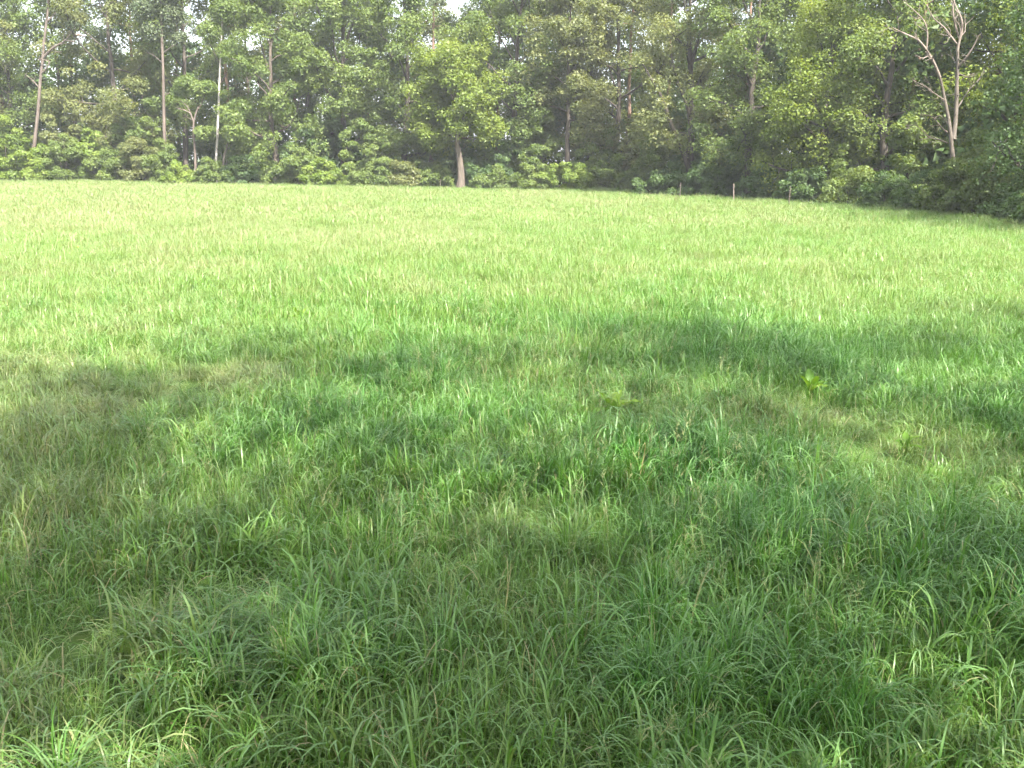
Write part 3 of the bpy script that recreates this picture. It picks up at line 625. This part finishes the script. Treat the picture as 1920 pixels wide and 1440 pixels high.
def tuft_collection(name, specs, seed):
    """specs: list of dicts for blades; the objects live only in this collection and are instanced on the field"""
    c = bpy.data.collections.new(name); rng = np.random.default_rng(seed)
    for i, sp in enumerate(specs):
        if sp.get('panicle'):
            V, F, Ms, rn = panicles(rng, *sp['panicle'])
            me = mesh_np('panicle_tuft', V, F, [M_CULM, M_STRAW], {'rnd': rn}, midx=Ms)
        else:
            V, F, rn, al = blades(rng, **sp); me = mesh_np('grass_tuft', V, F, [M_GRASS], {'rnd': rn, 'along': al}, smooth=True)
        c.objects.link(bpy.data.objects.new('%s.%03d' % (name, i), me))
    return c
def scatter_object(name, coll, pts, rot, scl, vid, hue, dry, label, cat):
    me = bpy.data.meshes.new(name); n = len(pts)
    me.vertices.add(n); me.vertices.foreach_set('co', np.ascontiguousarray(pts, np.float32).ravel())
    def put(nm, ty, arr, key='value'):
        at = me.attributes.new(nm, ty, 'POINT'); at.data.foreach_set(key, np.ascontiguousarray(arr).ravel())
    put('rot', 'FLOAT_VECTOR', rot.astype(np.float32), 'vector'); put('scl', 'FLOAT_VECTOR', scl.astype(np.float32), 'vector')
    put('vid', 'INT', vid.astype(np.int32)); put('hue', 'FLOAT', hue.astype(np.float32)); put('dry', 'FLOAT', dry.astype(np.float32))
    o = obj(name, me); tag(o, label, cat, kind='stuff')
    g = bpy.data.node_groups.new(name + '_nodes', 'GeometryNodeTree')
    g.interface.new_socket('Geometry', in_out='INPUT', socket_type='NodeSocketGeometry'); g.interface.new_socket('Geometry', in_out='OUTPUT', socket_type='NodeSocketGeometry')
    N = g.nodes; gi = N.new('NodeGroupInput'); go = N.new('NodeGroupOutput')
    ip = N.new('GeometryNodeInstanceOnPoints'); ci = N.new('GeometryNodeCollectionInfo')
    ci.inputs['Collection'].default_value = coll; ci.inputs['Separate Children'].default_value = True; ci.inputs['Reset Children'].default_value = True
    def na(nm, ty):
        a = N.new('GeometryNodeInputNamedAttribute'); a.data_type = ty; a.inputs[0].default_value = nm
        return [s for s in a.outputs if s.enabled and s.name == 'Attribute'][0]
    e2r = N.new('FunctionNodeEulerToRotation')
    g.links.new(gi.outputs[0], ip.inputs['Points']); g.links.new(ci.outputs[0], ip.inputs['Instance']); ip.inputs['Pick Instance'].default_value = True
    g.links.new(na('vid', 'INT'), ip.inputs['Instance Index']); g.links.new(na('rot', 'FLOAT_VECTOR'), e2r.inputs[0]); g.links.new(e2r.outputs[0], ip.inputs['Rotation'])
    g.links.new(na('scl', 'FLOAT_VECTOR'), ip.inputs['Scale']); g.links.new(ip.outputs[0], go.inputs[0])
    md = o.modifiers.new('scatter', 'NODES'); md.node_group = g
    return o

# height and colour of the sward over the field
TALL = [(G(1350, 815, .3), .5, .5, .6), (G(1290, 725, .3), .55, .5, .3), (G(1470, 630, .3), 2.2, .22, .25), (G(800, 660, .3), 1.6, .2, .2), (G(330, 650, .3), 1.0, .3, .15),
        (G(560, 760, .3), .8, .25, .2), (G(1480, 960, .3), .6, .3, .3), (G(1330, 1180, .3), .5, .3, .25), (G(560, 1150, .3), .45, .25, .15), (G(1200, 600, .3), 1.4, .2, .2), (G(1850, 1030, .3), .6, .3, .3)]
LOWP = [(G(1235, 775, .1), .42, .5, -.45), (G(1700, 835, .1), .7, .45, -.45), (G(190, 715, .1), 1.2, .42, -.4), (G(1080, 640, .1), .6, .35, -.3), (G(450, 690, .1), .7, .4, -.4), (G(250, 1200, .1), .35, .35, -.35), (G(1440, 770, .1), .45, .4, -.4), (G(960, 700, .1), .4, .35, -.35)]  # low sward patches; their yellower hue also stands in for sun dapples
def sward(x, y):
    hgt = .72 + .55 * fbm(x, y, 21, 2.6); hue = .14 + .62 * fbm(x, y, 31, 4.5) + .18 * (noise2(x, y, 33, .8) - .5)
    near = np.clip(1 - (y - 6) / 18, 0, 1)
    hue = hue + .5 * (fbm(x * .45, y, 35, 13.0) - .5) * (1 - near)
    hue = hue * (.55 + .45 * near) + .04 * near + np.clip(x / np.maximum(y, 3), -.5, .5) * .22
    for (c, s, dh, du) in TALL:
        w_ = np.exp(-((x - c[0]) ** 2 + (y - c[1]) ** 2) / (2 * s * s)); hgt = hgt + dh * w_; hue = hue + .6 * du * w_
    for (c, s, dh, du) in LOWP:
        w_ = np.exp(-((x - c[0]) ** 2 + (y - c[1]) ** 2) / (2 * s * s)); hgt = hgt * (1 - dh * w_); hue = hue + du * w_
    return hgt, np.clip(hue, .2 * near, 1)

def build_grass():
    rng = np.random.default_rng(77)
    near = tuft_collection('near_tuft', [dict(n=680, rad=.42, hmin=.14, hmax=.34, wid=w_ * .84, seg=7, arch=a_ + .2, low=.28, spread=.55, tufts=int(t_ * 2))
                                         for w_, a_, t_ in [(.0068, .6, 6), (.0078, .65, 5), (.006, .5, 8), (.0088, .7, 4), (.0052, .45, 9), (.0072, .75, 5), (.005, .5, 8), (.008, .6, 6), (.0062, .6, 7), (.0092, .7, 4)]], 1)
    mid = tuft_collection('mid_tuft', [dict(n=1050, rad=.8, hmin=.15, hmax=.32, wid=w_ * .62, seg=5, arch=a_ + .1, low=.25, spread=.5, tufts=28) for w_, a_ in [(.010, .5), (.012, .6), (.009, .45), (.011, .55), (.0095, .6), (.013, .5)]], 2)
    far = tuft_collection('far_tuft', [dict(n=620, rad=1.0, hmin=.14, hmax=.29, wid=w_ * .62, seg=4, arch=.6, low=.2, spread=.55, tufts=24) for w_ in (.018, .022, .016, .020, .025)], 3)
    tus = tuft_collection('tussock', [dict(n=150, rad=.14, hmin=.30, hmax=.52, wid=w_, seg=8, arch=.85, low=.15, spread=.42, tufts=3, broad=.12) for w_ in (.0055, .0064, .005, .0068, .006)], 6)
    seed_c = tuft_collection('panicle_tuft', [dict(panicle=(5, .3, .40, .62, .0010)) for _ in range(6)], 4)
    seed_f = tuft_collection('far_panicle_tuft', [dict(panicle=(12, .8, .38, .56, .0020, True)) for _ in range(4)], 5)
    def pts(y0, y1, dens, margin=6.0):
        c = 1 / math.sqrt(dens); hw = .56 * y1 + margin            # jittered grid: even cover without bare gaps
        x, y = np.meshgrid(np.arange(-hw, hw, c), np.arange(y0, y1, c)); x = x.ravel(); y = y.ravel()
        x = x + rng.uniform(-.55, .55, len(x)) * c; y = y + rng.uniform(-.55, .55, len(y)) * c
        k = (np.abs(x) < .56 * y + margin) & in_field(x, y); return x[k], y[k]
    def place(name, coll, x, y, nv, s0, s1, label, zs=1.0, cat='grass', dhue=0.0):
        hgt, hue = sward(x, y); n = len(x); hue = hue + dhue
        rot = np.stack([rng.normal(0, .10, n), rng.normal(0, .10, n), rng.random(n) * 6.283], 1)
        s = rng.uniform(s0, s1, n); sx = s * hgt ** .5; scl = np.stack([sx, sx, s * hgt * zs], 1)
        dry = np.clip(.45 + 1.2 * (fbm(x, y, 51, 3.0) - .4), 0, 1)
        scatter_object(name, coll, np.stack([x, y, ground_z(x, y)], 1), rot, scl, rng.integers(0, nv, n), np.clip(hue + rng.normal(0, .10, n), 0, 1), dry, label, cat)
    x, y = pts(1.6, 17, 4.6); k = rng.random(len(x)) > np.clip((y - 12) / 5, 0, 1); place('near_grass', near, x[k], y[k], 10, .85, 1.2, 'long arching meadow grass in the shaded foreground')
    # darker cocksfoot tussocks: scattered, and crowded where the sward stands tallest
    x, y = pts(2.0, 20, 2.2); k = rng.random(len(x)) < np.clip((fbm(x, y, 71, 1.6) - .45) * 3.5 + .10, 0, 1); xs, ys = [x[k]], [y[k]]
    for (c, sd_, dh, du) in TALL:
        m = int(8 + 14 * sd_); xs.append(c[0] + rng.normal(0, sd_ * .7, m)); ys.append(c[1] + rng.normal(0, sd_ * .6, m))
    place('grass_tussocks', tus, np.concatenate(xs), np.concatenate(ys), 5, .7, 1.0, 'dark arching grass tussocks among the near grass', .85, dhue=.22)
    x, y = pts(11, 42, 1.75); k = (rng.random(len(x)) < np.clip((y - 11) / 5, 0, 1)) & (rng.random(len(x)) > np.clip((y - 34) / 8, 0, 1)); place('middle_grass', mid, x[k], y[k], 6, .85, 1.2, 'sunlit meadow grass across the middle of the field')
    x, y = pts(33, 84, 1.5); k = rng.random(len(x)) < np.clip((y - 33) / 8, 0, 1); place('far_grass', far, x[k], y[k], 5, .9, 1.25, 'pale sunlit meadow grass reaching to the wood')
    x, y = pts(1.6, 22, 4.0); k = rng.random(len(x)) < np.clip((fbm(x, y, 61, 2.4) - .42) * 4 + .45 * np.exp(-((x + 4.2) ** 2 + (y - 12.5) ** 2) / 6), .03, 1.4) * np.clip(1.0 - x / np.maximum(y, 2) * 1.5, .12, 1); place('grass_panicles', seed_c, x[k], y[k], 6, .85, 1.15, 'fine beige grass panicles standing above the near grass', .85)
    x, y = pts(17, 84, .5); k = rng.random(len(x)) < np.clip((fbm(x, y, 63, 7.0) - .36) * 4, .03, 1); place('far_grass_panicles', seed_f, x[k], y[k], 4, .85, 1.15, 'pale grass panicles over the sunlit field', .85)
    # a rough unmown fringe under the trees
    n = 1300; yy = rng.uniform(30, 86, n); side = rng.random(n) < .5
    xx = np.where(side, right_edge(yy) + rng.uniform(-.3, 2.0, n), rng.uniform(-52, 8, n)); yy = np.where(side, yy, far_edge(xx) + rng.uniform(-.3, 1.6, n))
    k = ~((side) & (yy > 78)); xx, yy = xx[k], yy[k]
    place('edge_grass', far, xx, yy, 5, .6, 1.0, 'rough grass fringe at the foot of the trees', 1.7)
build_grass()

# ------------------------------------------------------------------ broad-leaved dock plants standing in the grass
M_DOCK = leaf_mat('dock_leaf', (.085, .185, .022), (.12, .225, .026), (.155, .25, .032), .46, .5, .3)
def dock_leaf(rng, L, W, bend):
    nl = 7; s = np.linspace(0, 1, nl); wv = W * np.sin(np.pi * np.clip(s * .93 + .07, 0, 1)) ** .8 * (1 - .25 * s)
    th = R_(rng.uniform(28, 75)) - bend * s; dx = np.concatenate([[0], np.cumsum(np.cos(th[:-1]) * L / (nl - 1))]); dz = np.concatenate([[0], np.cumsum(np.sin(th[:-1]) * L / (nl - 1))])
    wav = .10 * W * np.sin(s * 17 + rng.random() * 6)
    V = np.stack([np.stack([dx, -wv * .5, dz + .22 * wv + wav], 1), np.stack([dx, -wv * .25, dz + .05 * wv + wav * .3], 1), np.stack([dx, 0 * s, dz], 1), np.stack([dx, wv * .25, dz + .05 * wv - wav * .3], 1), np.stack([dx, wv * .5, dz + .22 * wv - wav], 1)], 1).reshape(-1, 3)
    b = np.arange(nl - 1)[:, None] * 5 + np.arange(4)[None]; F = np.stack([b, b + 1, b + 6, b + 5], -1).reshape(-1, 4)
    return V, F
def dock(seed, px, py, nleaf, L, label, hh=.30):
    rng = np.random.default_rng(seed); p = G(px, py - 24, hh); root = empty('dock_plant', (p[0], p[1], ground_z(p[0], p[1]))); tag(root, label, 'plant', 'dock plants in the field')
    z0 = hh - .28
    st = grow(rng, (0, 0, 0), (0, 0, 1), z0 + .12, 4, .06)
    obj('stem', tubes_mesh('stem', [(st, np.linspace(.009, .005, 5), 6)], M_DOCK), root)
    for i in range(nleaf):
        V, F = dock_leaf(rng, L * rng.uniform(.65, 1.0), L * rng.uniform(.32, .42), rng.uniform(.6, 1.3))
        az = i * 2.4 + rng.normal(0, .6)
        o = obj('leaf', mesh_np('leaf', V, F, [M_DOCK], {'rnd': np.full(len(V), rng.random())}, smooth=True), root, (rng.normal(0, .01), rng.normal(0, .01), z0 * rng.uniform(.5, 1.15)))
        o.rotation_euler = (0, 0, az)
dock(1, 1150, 738, 10, .31, 'largest dock plant with broad bright leaves in the middle of the shaded grass', .36)
dock(2, 1525, 706, 6, .26, 'dock plant to the right of and beyond the largest dock', .36)
dock(3, 1702, 808, 4, .20, 'small dock plant nearest to the right picture edge', .36)
dock(4, 563, 585, 6, .30, 'dock plant in the sunlit grass left of the middle', .38)
dock(5, 148, 474, 5, .28, 'dock plant far out in the bright grass at the left', .36)

# ------------------------------------------------------------------ summer haze in the air
def haze():
    m = bpy.data.materials.new('haze_air'); m.use_nodes = True; n = m.node_tree; n.nodes.clear(); out = n.nodes.new('ShaderNodeOutputMaterial')
    pv = n.nodes.new('ShaderNodeVolumePrincipled'); pv.inputs['Color'].default_value = (.93, .96, 1.0, 1); pv.inputs['Density'].default_value = HAZE; pv.inputs['Anisotropy'].default_value = .2
    n.links.new(pv.outputs[0], out.inputs['Volume'])
    x0, x1, y0, y1, z0, z1 = -950, 950, -950, 1250, -1.5, 26
    V = np.array([(x0, y0, z0), (x1, y0, z0), (x1, y1, z0), (x0, y1, z0), (x0, y0, z1), (x1, y0, z1), (x1, y1, z1), (x0, y1, z1)], float)
    F = np.array([(0, 3, 2, 1), (4, 5, 6, 7), (0, 1, 5, 4), (1, 2, 6, 5), (2, 3, 7, 6), (3, 0, 4, 7)])
    tag(obj('haze', mesh_np('haze', V, F, [m])), 'thin summer haze in the air over the field', 'haze', kind='stuff')
HAZE = .0005
haze()
